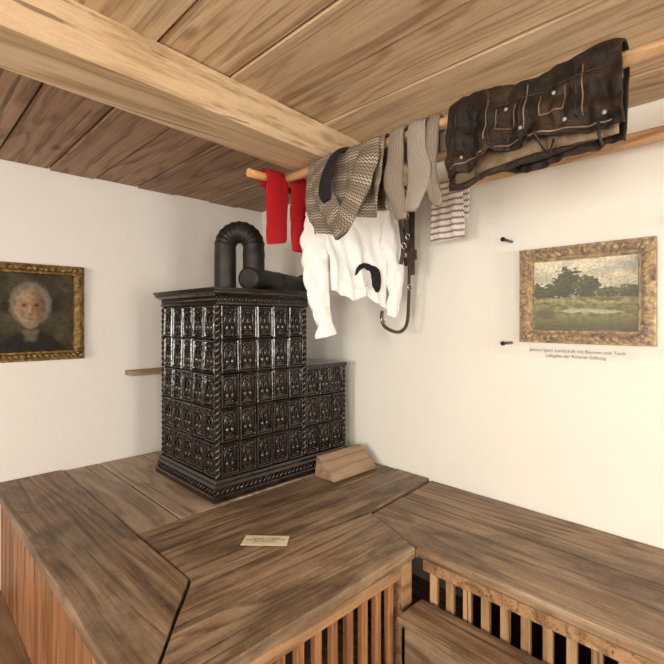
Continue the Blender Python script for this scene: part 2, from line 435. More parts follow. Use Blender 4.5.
# pipe: rises from the stove, doubles back down and runs into the chimney wall
M_pipe=simple('sooty_sheet_iron',(.042,.032,.026),.5,.3,nscale=7,c2=(.016,.012,.010),bstr=.25)
bm=bmesh.new()
xa,ya=-.862,-.79; xb,yb=-.727,-.92; rp=.071
zt=HT+.099
R=(math.hypot(xb-xa,yb-ya))/2; zs=ZC+.645-rp-R
pts=[]
for i in range(10): pts.append((xa,ya,lerp(zt,zs,i/10)))
for i in range(45):
    t=math.pi*i/44; c=(1-math.cos(t))/2
    pts.append((lerp(xa,xb,c),lerp(ya,yb,c),zs+R*math.sin(t)*1.05))
for i in range(1,9): pts.append((xb,yb,lerp(zs,ZC+.27,i/8)))
r=[]
for i in range(len(pts)):
    ben=1 if 8<i<58 else 0
    r.append(rp+(.0026*math.cos(i*math.pi*2/4) if ben else 0))
tube(bm,pts,r,28)
e=Vector((-.02,-.60,ZC+.270)); s0_=Vector((xb,yb,ZC+.270)); dv=(e-s0_).normalized()
tube(bm,[s0_-dv*.074,s0_-dv*.070,s0_,s0_+dv*.4,e],[.060,.074,.074,.074,.074],28)
tube(bm,[s0_+dv*.30,s0_+dv*.32],.077,28)
tube(bm,[(xa,ya,zt),(xa,ya,zt+.03)],.084,28)
tube(bm,[e-dv*.01,(-.001,e.y+.003,e.z)],.10,28)
obj('stove_pipe',bm,M_pipe)

# headrest wedge
bm=bmesh.new()
pr=[(-1.445,P+.001),(-1.445,P+.022),(-1.305,P+.135),(-1.285,P+.135),(-1.265,P+.001)]
A=[bm.verts.new((-.50,y,z)) for y,z in pr]; B=[bm.verts.new((-.10,y,z)) for y,z in pr]
bm.faces.new(A);bm.faces.new(B[::-1])
for i in range(5): bm.faces.new((A[i],A[(i+1)%5],B[(i+1)%5],B[i]))
obj('wooden_headrest_wedge',bm,M_wedge,bevel=.005)

# wall shelf
bm=bmesh.new(); box(bm,-1.22,-.75,-.13,-.001,ZC-.40,ZC-.365); box(bm,-.9,-.87,-.11,-.001,ZC-.50,ZC-.401)
obj('wall_shelf',bm,M_wedge,bevel=.004)

# ---------------------------------------------------------------- drying rack
RZ=ZC+.78; R1Y=-1.41; R2X=-.86; R3X=-.14
par=empty('clothes_drying_rack')
def pole(name,a,b,r,m,wob=.004):
    bm=bmesh.new(); a=Vector(a);b=Vector(b); n=24
    pts=[a.lerp(b,i/n)+Vector((noise.noise(Vector((i*.4,1,r)))*wob,noise.noise(Vector((i*.4,5,r)))*wob,noise.noise(Vector((i*.4,9,r)))*wob)) for i in range(n+1)]
    tube(bm,pts,[r]*(n+1),14); obj(name,bm,m,parent=par,smooth=False)
pole('pole_short',(-1.10,R1Y,RZ-.005),(-.004,R1Y,RZ-.005),.022,M_rod)
pole('pole_long',(R2X,-1.36,RZ+.008),(R2X,-5.98,RZ+.008),.024,M_rody)
bm=bmesh.new(); box(bm,R3X-.02,R3X+.02,-5.98,-1.435,RZ-.03,RZ+.03); obj('pole_wall_batten',bm,M_rody,parent=par,bevel=.01)
bm=bmesh.new()
for y in (-3.9,-5.4):
    tube(bm,[(R2X-.028,y,RZ),(R2X-.03,y,CE-.002)],.005,6); tube(bm,[(R2X+.028,y,RZ),(R2X+.03,y,CE-.002)],.005,6); tube(bm,[(R2X-.03,y,RZ-.022),(R2X+.03,y,RZ-.022)],.005,6)
for y in (-3.6,-5.4): box(bm,R3X+.02,-.002,y,y+.03,RZ-.02,RZ+.02)
M_iron=simple('iron',(.03,.028,.026),.5,.8)
obj('iron_hangers',bm,M_iron,parent=par)

# ---------------------------------------------------------------- textiles
def fabric(name,kind,c1,c2,scale=1,rough=.9,bstr=.35):
    w=NT(name); uv=w.new('ShaderNodeUVMap').outputs[0]
    n=w.noise(w.mapping(uv,(60*scale,60*scale,1)),1,4,.6)
    if kind=='plain':
        f=w.ramp(n,[(.3,0.),(.7,1.)]); h=w.noise(w.mapping(uv,(22,7,1)),1,5,.6,1.0)
    elif kind=='rib':
        wv=w.new('ShaderNodeTexWave',wave_type='BANDS',bands_direction='X'); wv.inputs['Scale'].default_value=38*scale; wv.inputs['Distortion'].default_value=.8
        w.link(uv,wv.inputs['Vector']); h=wv.outputs['Fac']
        f=w.math('ADD',w.math('MULTIPLY',h,.45),w.math('MULTIPLY',n,.55))
    elif kind=='knit':
        m=w.mapping(uv,(38*scale,38*scale,1)); 
        sep=w.new('ShaderNodeSeparateXYZ'); w.link(m,sep.inputs[0])
        zig=w.new('ShaderNodeMath',operation='PINGPONG'); w.link(sep.outputs[0],zig.inputs[0]); zig.inputs[1].default_value=.5
        yy=w.math('ADD',sep.outputs[1],w.math('MULTIPLY',zig.outputs[0],1.1))
        fr=w.new('ShaderNodeMath',operation='PINGPONG'); w.link(yy,fr.inputs[0]); fr.inputs[1].default_value=.5
        a=w.math('GREATER_THAN',fr.outputs[0],.27)
        row=w.math('SINE',w.math('MULTIPLY',sep.outputs[1],1.05)); rb=w.ramp(row,[(.2,.45),(.6,1.)])
        f=w.math('MULTIPLY',a,rb); h=w.math('ADD',f,n)
    elif kind=='stripe':
        sep=w.new('ShaderNodeSeparateXYZ'); w.link(uv,sep.inputs[0])
        zig=w.new('ShaderNodeMath',operation='PINGPONG'); w.link(w.math('MULTIPLY',sep.outputs[0],60),zig.inputs[0]); zig.inputs[1].default_value=.5
        ph=w.math('ADD',w.math('MULTIPLY',sep.outputs[1],175),w.math('MULTIPLY',zig.outputs[0],2.6))
        a=w.math('SINE',ph); f=w.ramp(a,[(.35,0.),(.6,.9)]); h=w.math('ADD',a,n)
    w.link(w.mix('MIX',f,c1,c2),w.b.inputs['Base Color'])
    w.set(Roughness=rough,Specular_IOR_Level=.2); w.bump(h,bstr,.003 if kind!='plain' else .012)
    return w.m

def sheet(name,P0,D,Nn,ztop,slr,zbot,L,mat,amp=.012,freq=14,R=.03,back=.08,thick=.005,parent=None,seed=0,nx=44,ny=34,backz=None,topfn=None,fold=None):
    bm=bmesh.new(); uvl=bm.loops.layers.uv.new('UVMap')
    D=Vector((D[0],D[1],0)).normalized(); Nn=Vector((Nn[0],Nn[1],0)).normalized(); P0=Vector((P0[0],P0[1],0))
    rowsv=[]; uvs=[]
    nb=6 if back>0 else 0; na=8 if R>0 else 0
    tot=nb+na+ny+1
    for j in range(tot):
        row=[];ur=[]
        for i in range(nx+1):
            f=i/nx
            zt=ztop+(topfn(f) if topfn else 0)
            if j<nb:
                sL,sR=slr[0][1],slr[0][2]; zb=(interp(backz,f)[0] if backz else zt-back); q=j/nb; z=lerp(zb,zt,q); n=-R; am=(1-q)
            elif j<nb+na:
                sL,sR=slr[0][1],slr[0][2]; a=math.pi*(j-nb)/na; z=zt+R*math.sin(a); n=-R*math.cos(a); am=.25
            else:
                t=(j-nb-na)/ny; sL,sR=interp(slr,t); zb=interp(zbot,f)[0]; z=lerp(zt,zb,t); n=R; am=min(1,.25+t)
            s=lerp(sL,sR,f)
            w1=noise.noise(Vector((s*freq,z*freq*.22,seed)))+.5*noise.noise(Vector((s*freq*2.3,z*freq*.8,seed+7)))
            ex=fold(f,z)*am if fold else 0
            p=P0+D*s+Nn*(n+am*amp*w1+ (amp*.7*am)+ex)
            p.z=z+ .15*amp*w1
            row.append(bm.verts.new(p)); ur.append((s,z))
        rowsv.append(row); uvs.append(ur)
    for j in range(tot-1):
        for i in range(nx):
            f=bm.faces.new((rowsv[j][i],rowsv[j][i+1],rowsv[j+1][i+1],rowsv[j+1][i])); f.smooth=True
            for l,(a,b) in zip(f.loops,((j,i),(j,i+1),(j+1,i+1),(j+1,i))): l[uvl].uv=uvs[a][b]
    o=obj(name,bm,mat,parent=parent,recalc=False)
    m=o.modifiers.new('solid','SOLIDIFY'); m.thickness=thick; m.offset=0
    return o
def flat_tube(name,P0,D,Nn,path,mat,th=.013,parent=None,seg=16,seed=0,sub=8,ampw=.004,nf=18):
    bm=bmesh.new(); uvl=bm.loops.layers.uv.new('UVMap')
    D=Vector((D[0],D[1],0)).normalized(); Nn=Vector((Nn[0],Nn[1],0)).normalized(); P0=Vector((P0[0],P0[1],0))
    pts=catmull(path,sub); n=len(pts); R=[];UV=[]; L=0
    for i,p in enumerate(pts):
        a=pts[max(i-1,0)];b=pts[min(i+1,n-1)]
        ts,tz,tn=b[0]-a[0],b[1]-a[1],b[3]-a[3]
        T=(D*ts+Vector((0,0,1))*tz+Nn*tn).normalized()
        if i: L+=math.hypot(p[0]-pts[i-1][0],p[1]-pts[i-1][1])
        W=Vector((D*tz*1.0)-Vector((0,0,1))*ts); 
        if W.length<1e-4: W=D.copy()
        W.normalize(); H=T.cross(W).normalized()
        c=P0+D*p[0]+Vector((0,0,p[1]))+Nn*p[3]
        e=1.0
        if i==0 or i==n-1: e=.75
        ring=[];ur=[]
        for k in range(seg):
            an=2*math.pi*k/seg
            ca,sa=math.cos(an),math.sin(an)
            nn=noise.noise(Vector((c.x*nf+seed+ca*p[2]*nf*.5,c.y*nf+ca,c.z*nf*.6+sa)))
            ring.append(bm.verts.new(c+W*(ca*p[2]/2*e+nn*ampw*ca)+H*(sa*th*e+nn*ampw)))
            ur.append((k/seg*p[2]*2,L))
        R.append(ring);UV.append(ur)
    for i in range(n-1):
        for k in range(seg):
            f=bm.faces.new((R[i][k],R[i][(k+1)%seg],R[i+1][(k+1)%seg],R[i+1][k])); f.smooth=True
            uvq=(UV[i][k],(UV[i][k][0]+pts[i][2]*2/seg,UV[i][k][1]),(UV[i+1][k][0]+pts[i+1][2]*2/seg,UV[i+1][k][1]),UV[i+1][k])
            for l,u in zip(f.loops,uvq): l[uvl].uv=u
    bm.faces.new(R[0][::-1]); bm.faces.new(R[-1])
    return obj(name,bm,mat,parent=parent)

M_red=fabric('red_wool','rib',(.28,.006,.010),(.48,.015,.02),1.2)
M_grey=fabric('grey_wool','rib',(.15,.12,.095),(.33,.275,.22),1.0)
M_grey2=fabric('grey_wool_pale','rib',(.21,.175,.145),(.40,.35,.295),1.0)
M_white=fabric('white_linen','plain',(.84,.82,.80),(.88,.87,.86),1,bstr=.45)
M_knit=fabric('patterned_knit','knit',(.12,.088,.065),(.45,.39,.31),1.9)
M_str=fabric('striped_wool','stripe',(.76,.73,.69),(.22,.13,.095),1.0)
M_black=fabric('black_cloth','plain',(.012,.011,.012),(.025,.023,.024),1)
M_silver=simple('silver',(.6,.6,.58),.25,1)

zr=RZ
for i,(s,wd,zl) in enumerate(((-.935,.150,ZC+.415),(-.775,.135,ZC+.385))):
    flat_tube('red_stocking',(0,R1Y),(1,0),(0,-1),
      [(s,zr-.05,wd*.9,-.035),(s,zr+.012,wd*.95,-.028),(s,zr+.031,wd,0),(s,zr+.010,wd,.030),(s-.002,zr-.10,wd*1.0,.037),(s-.006,zr-.24,wd*.95,.036),(s-.004*(1-i),zl+.03,wd*.92,.036),(s,zl,wd*.8,.034)],M_red,th=.011,seed=i,ampw=.008)

# knitted cardigan on long pole
par=empty('patterned_knit_cardigan')
def kfold(f,z): return .02*math.sin(f*22+z*8)*math.exp(-((f-.5)/.6)**2)
sheet('body',(R2X,-1.66),(0,-1),(-1,0),zr+.01,[(0,.0,.50),(.5,-.01,.50),(1,.02,.49)],[(0,ZC+.50),(.12,ZC+.43),(.35,ZC+.42),(.5,ZC+.45),(.75,ZC+.47),(1,ZC+.46)],1,M_knit,amp=.03,freq=13,R=.032,back=.28,parent=par,seed=3,nx=70,ny=40,fold=kfold)
flat_tube('sleeve',(R2X,-1.66),(0,-1),(-1,0),[(.10,zr+.035,.13,.02),(.13,zr-.08,.13,.075),(.18,zr-.2,.12,.085),(.24,zr-.30,.11,.08),(.28,zr-.385,.10,.075)],M_knit,th=.018,parent=par,seed=5,ampw=.010)
flat_tube('sleeve_far',(R2X,-1.66),(0,-1),(-1,0),[(.42,zr+.03,.12,.03),(.42,zr-.08,.13,.075),(.38,zr-.2,.12,.088),(.31,zr-.31,.11,.092),(.27,zr-.35,.09,.09)],M_knit,th=.017,parent=par,seed=9,ampw=.010)
flat_tube('black_stocking',(R2X,-1.66),(0,-1),(-1,0),[(.235,zr+.00,.05,-.045),(.235,zr+.045,.055,0),(.235,zr+.01,.06,.070),(.225,zr-.08,.075,.115),(.205,zr-.17,.08,.122),(.22,zr-.22,.05,.120)],M_black,th=.010)
for i,(s,wd,zl,m,no) in enumerate(((.565,.085,ZC+.425,M_grey,0),(.665,.095,ZC+.45,M_grey2,.0),(.735,.06,ZC+.455,M_grey,-.012))):
    sg=1 if i!=1 else -1
    flat_tube('grey_wool_sock',(R2X,-1.66),(0,-1),(-1,0),
      [(s,zr-.09,wd*.8,-.035),(s,zr+.01,wd*.85,-.033),(s,zr+.045,wd*.9,no),(s,zr+.015,wd*.95,.036+no),(s-.006*sg,zr-.09,wd*1.0,.042+no),(s-.018*sg,zr-.18,wd*1.2,.042+no),(s+.004*sg,zr-.26,wd*.95,.04+no),(s+.022*sg,zl+.02,wd*.8,.04+no),(s+.024*sg,zl,wd*.5,.04+no)],m,th=.012,seed=10+i,ampw=.007)
sheet('striped_knit_scarf',(R3X,-1.93),(0,-1),(-1,0),zr+.0,[(0,0,.20),(1,.0,.215)],[(0,ZC+.45),(1,ZC+.455)],1,M_str,amp=.014,freq=16,R=.036,back=.2,seed=21,thick=.008)

# white shirt
par=empty('white_linen_shirt')
A=Vector((-.76,-1.46)); B=Vector((-.16,-1.70)); D=(B-A).normalized(); Nn=Vector((D.y,-D.x))
if Nn.dot(Vector((-1,-1)))<0: Nn=-Nn
def fold(f,z):
    return .018*math.sin(f*34+z*3)*math.exp(-((f-.45)/.5)**2)+.012*math.sin(f*17-z*9)+.010*math.sin(f*9+z*26)
body=sheet('body',A,D,Nn,ZC+.73,[(0,.06,.60),(.25,.0,.61),(.35,.08,.60),(.7,.13,.59),(1,.15,.60)],[(0,ZC+.17),(.18,ZC+.14),(.3,ZC+.11),(.5,ZC+.14),(.62,ZC+.10),(.8,ZC+.07),(.92,ZC+.10),(1,ZC+.13)],1,M_white,amp=.04,freq=8,R=.02,back=.25,parent=par,seed=31,nx=110,ny=80,fold=fold)
flat_tube('sleeve_left',A,D,Nn,[(.13,ZC+.66,.15,.03),(.09,ZC+.52,.18,.035),(.055,ZC+.36,.18,.045),(.06,ZC+.20,.15,.05),(.09,ZC+.06,.11,.045),(.115,ZC-.03,.10,.04),(.13,ZC-.095,.115,.04)],M_white,th=.022,parent=par,seed=33,ampw=.022,sub=12,seg=28,nf=24)
flat_tube('sleeve_right',A,D,Nn,[(.54,ZC+.66,.14,.03),(.55,ZC+.5,.15,.05),(.565,ZC+.34,.12,.06),(.565,ZC+.20,.10,.06),(.55,ZC+.07,.085,.055),(.54,ZC+.02,.08,.05)],M_white,th=.02,parent=par,seed=35,ampw=.018,sub=12,seg=28,nf=24)
dg=bpy.context.evaluated_depsgraph_get(); dg.update()
bvs=BVHTree.FromObject(body,dg)
def q(s,z,n=.08): 
    v=A+D*s+Nn*n; return (v.x,v.y,ZC+z)
def qs(s,z,off):
    o=A+D*s+Nn*.5; h=bvs.ray_cast(Vector((o.x,o.y,ZC+z)),Vector((-Nn.x,-Nn.y,0)))
    base_n=(.5-h[3]) if h[0] is not None else .045
    return base_n+off
bm=bmesh.new()
tube(bm,[q(a,b,qs(a,b,.004)) for a,b in catmull([(.22,.24),(.26,.205),(.32,.185),(.38,.195),(.42,.23)],6)],.008,8)
obj('collar_band',bm,M_white,parent=par)
flat_tube('black_neckerchief',A,D,Nn,[(s,ZC+z,w_,qs(s,z,.012)) for s,z,w_ in ((.295,.262,.012),(.31,.295,.026),(.345,.318,.030),(.385,.315,.040),(.415,.285,.062),(.425,.240,.066),(.428,.195,.05),(.422,.165,.02))],M_black,th=.007,parent=None,ampw=.008,nf=30)
# suspenders
par=empty('leather_suspenders')
M_belt=simple('brown_leather_strap',(.055,.032,.018),.45,nscale=30,c2=(.02,.013,.009))
bm=bmesh.new()
def strap(bm,pts,w,t,mi=0):
    pts=catmull(pts,8); rows=[]
    for i,p in enumerate(pts):
        a=pts[max(i-1,0)];b=pts[min(i+1,len(pts)-1)]
        ts,tz=b[0]-a[0],b[1]-a[1]; L=math.hypot(ts,tz) or 1; ws,wz=tz/L,-ts/L
        row=[]
        for (cw_,cn) in ((-1,-1),(1,-1),(1,1),(-1,1)):
            row.append(bm.verts.new(q(p[0]+ws*w*cw_,p[1]+wz*w*cw_,p[2]+t*cn)))
        rows.append(row)
    for A_,B_ in zip(rows,rows[1:]):
        for k in range(4):
            f=bm.faces.new((A_[k],A_[(k+1)%4],B_[(k+1)%4],B_[k])); f.material_index=mi
    bm.faces.new(rows[0]); bm.faces.new(rows[-1])
strap(bm,[(.61,.77,.02),(.63,.70,.09),(.640,.5,.09),(.648,.30,.085),(.648,.12,.08),(.635,-.02,.08),(.59,-.07,.08),(.53,-.065,.08),(.475,-.035,.085),(.455,.01,.09),(.46,.055,.09)],.010,.003)
strap(bm,[(.53,.77,.03),(.545,.70,.11),(.565,.55,.125),(.58,.42,.125),(.565,.33,.125)],.013,.003)
strap(bm,[(.60,.77,.03),(.61,.70,.10),(.615,.55,.105),(.62,.45,.105)],.013,.003)
for s_,z_,n_ in ((.58,.44,.132),(.555,.62,.125),(.618,.50,.115),(.648,.20,.092),(.463,.00,.095),(.615,.62,.112)):
    tube(bm,[q(s_+.014*math.cos(a*math.pi/4),z_+.019*math.sin(a*math.pi/4),n_) for a in range(8)],.0035,6,1,closed=True)
obj('strap_loop',bm,[M_belt,M_silver],parent=par)
bm=bmesh.new()
def box2(y0,y1,z0,z1,x=-.20,mi=0,t=.006): box(bm,x-t,x,y0,y1,ZC+z0,ZC+z1,mi)
box2(-1.83,-1.79,.27,.78); box2(-1.845,-1.775,.36,.42,t=.009); box2(-1.775,-1.735,.33,.78,x=-.185); box2(-1.79,-1.72,.50,.54,x=-.19,t=.008)
for z in (.38,.44,.5,.56,.62): box2(-1.768,-1.742,z,z+.03,x=-.192,mi=1,t=.005)
box(bm,-.20,-.10,-1.83,-1.735,zr+.03,zr+.036)
obj('strap_tabs',bm,[M_belt,M_silver],parent=par,bevel=.003)

# leather breeches
w=NT('old_leather'); tc=w.new('ShaderNodeTexCoord').outputs['Object']
n1=w.noise(tc,9,8,.72,.6); n2=w.noise(tc,70,4,.6)
w.link(w.ramp(n1,[(.38,(.007,.0045,.003)),(.52,(.022,.013,.008)),(.62,(.060,.033,.018)),(.76,(.17,.10,.054))]),w.b.inputs['Base Color'])
w.link(w.ramp(n1,[(.4,.40),(.65,.72)]),w.b.inputs['Roughness']); w.set(Specular_IOR_Level=.35); w.bump(w.math('ADD',w.math('MULTIPLY',n1,1.0),w.math('MULTIPLY',n2,.3)),.8,.018); M_lea=w.m
M_tan=simple('tan_leather_lining',(.27,.18,.105),.8,0,nscale=14,c2=(.11,.07,.038))
M_bone=simple('bone_button',(.45,.38,.27),.4)
par=empty('leather_breeches')
LY=-2.485
def topf(f): return .012*math.sin(f*9)+.018*noise.noise(Vector((f*7,2,2)))
def lfold(f,z):
    return .016*math.exp(-((f-.30)/.035)**2)+.020*math.exp(-((f-.5)/.04)**2)+.014*math.exp(-((f-.78)/.05)**2)-.018*math.exp(-((f-.40)/.03)**2)-.014*math.exp(-((f-.65)/.03)**2)+.008*math.sin(z*70+f*12)
outer=sheet('outer_layer',(R2X,LY),(0,-1),(-1,0),zr+.012,[(0,0,.575),(.5,-.01,.585),(1,0,.59)],[(0,ZC+.545),(.12,ZC+.55),(.28,ZC+.572),(.31,ZC+.60),(.34,ZC+.585),(.49,ZC+.585),(.52,ZC+.61),(.55,ZC+.585),(.75,ZC+.578),(.9,ZC+.57),(1,ZC+.565)],1,M_lea,amp=.046,freq=13,R=.045,back=.26,thick=.007,parent=par,seed=51,nx=120,ny=50,topfn=topf,fold=lfold)
sheet('lining_layer',(R2X,LY),(0,-1),(-1,0),zr-.03,[(0,.02,.56),(1,.03,.565)],[(0,ZC+.515),(.3,ZC+.55),(.6,ZC+.560),(1,ZC+.555)],1,M_tan,amp=.014,freq=14,R=.033,back=0,thick=.006,parent=par,seed=57,nx=40,ny=14)
sheet('inner_leg_layer',(R2X,LY),(0,-1),(-1,0),zr-.03,[(0,.0,.50),(1,-.01,.50)],[(0,ZC+.50),(.12,ZC+.495),(.3,ZC+.525),(.6,ZC+.535),(1,ZC+.555)],1,M_lea,amp=.012,freq=10,R=.022,back=0,thick=.006,parent=par,seed=59,nx=40,ny=14)
dg=bpy.context.evaluated_depsgraph_get(); dg.update()
bv=BVHTree.FromObject(outer,dg)
def surf(f,z,off=.001):
    o=Vector((R2X-.5,LY-f*.58,ZC+z)); h=bv.ray_cast(o,Vector((1,0,0)))
    x=h[0].x if h[0] is not None else R2X-.06
    return (x-off,o.y,o.z)
bm=bmesh.new()
def line(a,b,r,mi,n=16,off=.001): tube(bm,[surf(lerp(a[0],b[0],i/n),lerp(a[1],b[1],i/n),off) for i in range(n+1)],r,6,mi)
line((.30,.79),(.32,.62),.0035,0); line((.50,.79),(.50,.62),.0035,0); line((.07,.78),(.05,.60),.003,0); line((.78,.80),(.80,.62),.0035,0)
line((.33,.75),(.62,.745),.003,0); line((.62,.75),(.95,.76),.003,0)
line((.03,.57),(.28,.592),.0028,1); line((.34,.602),(.49,.602),.0028,1); line((.55,.602),(.96,.585),.0028,1,24)
line((.525,.79),(.525,.63),.0022,1); line((.285,.79),(.295,.63),.0022,1); line((.815,.79),(.83,.62),.0022,1)
line((.35,.735),(.35,.66),.002,1); line((.35,.66),(.46,.655),.002,1); line((.46,.655),(.46,.735),.002,1)
line((.60,.735),(.61,.66),.002,1); line((.61,.66),(.73,.66),.002,1); line((.73,.66),(.73,.74),.002,1)
for f,z in ((.51,.635),(.74,.625),(.93,.61),(.405,.725),(.67,.73),(.12,.60)):
    p=surf(f,z,.003); sphere(bm,p,.0068,2,(.5,1,1))
tube(bm,[surf(.60,.615,.004),surf(.60,.60,.01),(R2X-.07,LY-.36,ZC+.555),(R2X-.07,LY-.38,ZC+.54),(R2X-.068,LY-.39,ZC+.58)],.004,6,0)
for f in (.2,.9):
    p=surf(f,.60,.004); tube(bm,[p,(p[0],p[1]-.004,ZC+.545),(p[0]+.005,p[1]-.012,ZC+.51)],.0045,6,0)
obj('seams_and_buttons',bm,[simple('seam_leather',(.02,.014,.010),.6),M_tan,M_bone],parent=par)

# ---------------------------------------------------------------- paintings
def gold(name,k):
    w=NT(name); tc=w.new('ShaderNodeTexCoord').outputs['Object']
    n1=w.noise(tc,35,5,.65)
    cc=w.ramp(n1,[(.34,tuple(k*x for x in (.08,.036,.011))),(.48,tuple(k*x for x in (.34,.20,.055))),(.70,tuple(k*x for x in (.72,.50,.19)))])
    w.link(cc,w.b.inputs['Base Color'])
    w.set(Metallic=.45,Roughness=.36); w.bump(n1,.6,.008); return w.m
w=NT('painted_canvas'); at=w.new('ShaderNodeVertexColor'); at.layer_name='Col'
w.link(at.outputs[0],w.b.inputs['Base Color']); w.set(Roughness=.55); w.set(Specular_IOR_Level=.15); tc=w.new('ShaderNodeTexCoord').outputs['Object']; w.bump(w.noise(tc,150,3,.6),.2,.002)
M_canvas=w.m
def picture(name,org,U,N,W,H,fw,colfn,depth=.05,gx=190,gy=150,bumpy=1.0,gm=None):
    par=empty(name); O=Vector(org);U=Vector(U);N=Vector(N);Z=Vector((0,0,1))
    bm=bmesh.new()
    prof=[(0,.002),(0,.028),(.05,.034),(.12,.030),(.2,.036),(.30,.045),(.38,.050),(.46,.052),(.54,.052),(.66,.044),(.74,.028),(.8,.028),(.86,.034),(.92,.028),(1,.010),(1,.006)]
    def corner(o): return [(o,o),(W-o,o),(W-o,H-o),(o,H-o)]
    segs=150
    for k in range(4):
        L=W if k%2==0 else H
        rows=[]
        for p,(f,d) in enumerate(prof):
            a=corner(f*fw)[k]; b=corner(f*fw)[(k+1)%4]; row=[]
            for i in range(segs+1):
                t=i/segs; x=lerp(a[0],b[0],t); y=lerp(a[1],b[1],t); dd=d*depth/.05
                if .15<f<.72:
                    dc=min(t,1-t)
                    e=1.0+.5*math.exp(-(dc*L/.09)**2)
                    dd+=bumpy*(.0065*math.sin(t*L*2*math.pi/.036+ (f*6))*e+ .008*noise.noise(Vector((x*60,y*60,k)))*e)
                if .75<f<.9: dd+=bumpy*.002*math.sin(t*L*2*math.pi/.009)
                row.append(bm.verts.new(O+U*x+Z*y+N*dd))
            rows.append(row)
        for A_,B_ in zip(rows,rows[1:]):
            for i in range(segs):
                f_=bm.faces.new((A_[i],A_[i+1],B_[i+1],B_[i])); f_.smooth=True
    def leaf(cx,cy,dx,dy,k=1.0):
        for j,(ax,ay,rr) in enumerate(((0,0,.015),(.032,.0,.011),(0,.032,.011),(.056,-.004,.009),(-.004,.056,.009),(.016,.016,.010),(.078,0,.007),(0,.078,.007))):
            sphere(bm,O+U*(cx+dx*ax*k)+Z*(cy+dy*ay*k)+N*(depth*1.0),rr*fw/.07*k,0,(1,1,1),8)
    for c_ in ((fw*.42,fw*.42,1,1),(W-fw*.42,fw*.42,-1,1),(fw*.42,H-fw*.42,1,-1),(W-fw*.42,H-fw*.42,-1,-1)): leaf(*c_)
    if bumpy>1:
        for cx,cy in ((W/2,fw*.42),(W/2,H-fw*.42),(fw*.42,H/2),(W-fw*.42,H/2)):
            for dx_ in (-.04,-.022,0,.022,.04):
                a_,b_=(dx_,0) if abs(cx-W/2)<.01 else (0,dx_)
                sphere(bm,O+U*(cx+a_)+Z*(cy+b_)+N*(depth),.013-abs(dx_)*.12,0,(1,1,1),8)
    obj('gilded_frame',bm,gm,parent=par)
    me=bpy.data.meshes.new('canvas'); vs=[];fs=[]
    iw,ih=W-2*fw*.97,H-2*fw*.97
    for j in range(gy+1):
        for i in range(gx+1):
            vs.append(O+U*(fw*.97+iw*i/gx)+Z*(fw*.97+ih*j/gy)+N*.012)
    for j in range(gy):
        for i in range(gx):
            a=j*(gx+1)+i; fs.append((a,a+1,a+gx+2,a+gx+1))
    me.from_pydata(vs,[],fs); ca=me.color_attributes.new('Col','FLOAT_COLOR','POINT')
    cols=[]
    for j in range(gy+1):
        for i in range(gx+1): cols.extend((*colfn(i/gx,j/gy),1))
    ca.data.foreach_set('color',cols)
    me.materials.append(M_canvas); o=bpy.data.objects.new('canvas',me); SC.collection.objects.link(o); o.parent=par
def mixc(a,b,t): t=max(0,min(1,t)); return tuple(x+(y-x)*t for x,y in zip(a,b))
def sm(a,b,x): t=max(0,min(1,(x-a)/(b-a))); return t*t*(3-2*t)
def nz(x,y,s,k=0): return noise.fractal(Vector((x*s,y*s,k)),1.0,2.0,5)
def portrait(u,v):
    n=nz(u,v,4,1); n2=nz(u,v,18,2)
    c=mixc((.026,.022,.013),(.075,.060,.034),.45+.8*n)
    X=(u-.52)+.006*n2; Y=v-.56
    # dark coat with sloping shoulders
    sh=sm(.02,-.04,(v-.24)+1.5*max(0,abs(u-.52)-.13)**1.5+.01*n); c=mixc(c,(.018,.015,.012),sh)
    c=mixc(c,(.17,.14,.095),.7*sm(.02,-.03,abs(X)-.07-.3*max(0,v-.18))*sm(.10,.16,v)*sm(.30,.24,v))
    # grey hair around the head
    h=math.hypot(X/.235,(Y-.05)/.30); c=mixc(c,(.19,.165,.12),.9*sm(1.05,.85,h+.12*n2))
    # head shape: wide forehead, narrower jaw
    wj=.175-.10*max(0,-(Y+.06))/.25*.8
    f=math.hypot(X/max(.07,wj),(Y+.015)/.265); lit=sm(.13,-.10,X)
    fc=mixc((.15,.085,.045),(.37,.235,.14),lit*.9+.1+.25*n)
    c=mixc(c,fc,sm(1.04,.90,f))
    fcm=sm(1.02,.9,f)
    c=mixc(c,(.44,.30,.19),fcm*.6*sm(1,.1,math.hypot((X+.045)/.10,(Y-.14)/.08)))
    for ex in (-.068,.066):
        c=mixc(c,(.11,.062,.035),fcm*.8*sm(1,.1,math.hypot((X-ex)/.052,(Y-.035)/.045)))
        c=mixc(c,(.20,.17,.125),fcm*.9*sm(1,.5,math.hypot((X-ex)/.05,(Y-.082-.25*abs(X-ex))/.013)))
        c=mixc(c,(.015,.010,.008),fcm*.95*sm(1,.4,math.hypot((X-ex)/.028,(Y-.032)/.012)))
        c=mixc(c,(.16,.09,.05),fcm*.6*sm(1,.2,math.hypot((X-ex*1.25)/.045,(Y+.075)/.085)))
    c=mixc(c,(.46,.31,.195),fcm*.75*sm(1,.3,math.hypot((X+.010)/.016,(Y+.015)/.075)))
    c=mixc(c,(.12,.065,.035),fcm*.7*sm(1,.3,math.hypot((X-.022)/.012,(Y+.03)/.06)))
    c=mixc(c,(.08,.042,.025),fcm*.85*sm(1,.4,math.hypot(X/.033,(Y+.092)/.012)))
    # moustache and short grey beard
    c=mixc(c,(.24,.21,.155),.9*sm(1,.6,math.hypot(X/.075,(Y+.122+.5*abs(X)*.5)/.020)+.3*n2))
    c=mixc(c,(.07,.03,.02),.9*sm(1,.5,math.hypot(X/.042,(Y+.152)/.008)))
    c=mixc(c,(.20,.175,.13),.75*sm(1,.7,math.hypot(X/.095,(Y+.215)/.055)+.35*n2))
    return tuple(max(0,x*(1+.35*n2)) for x in c)
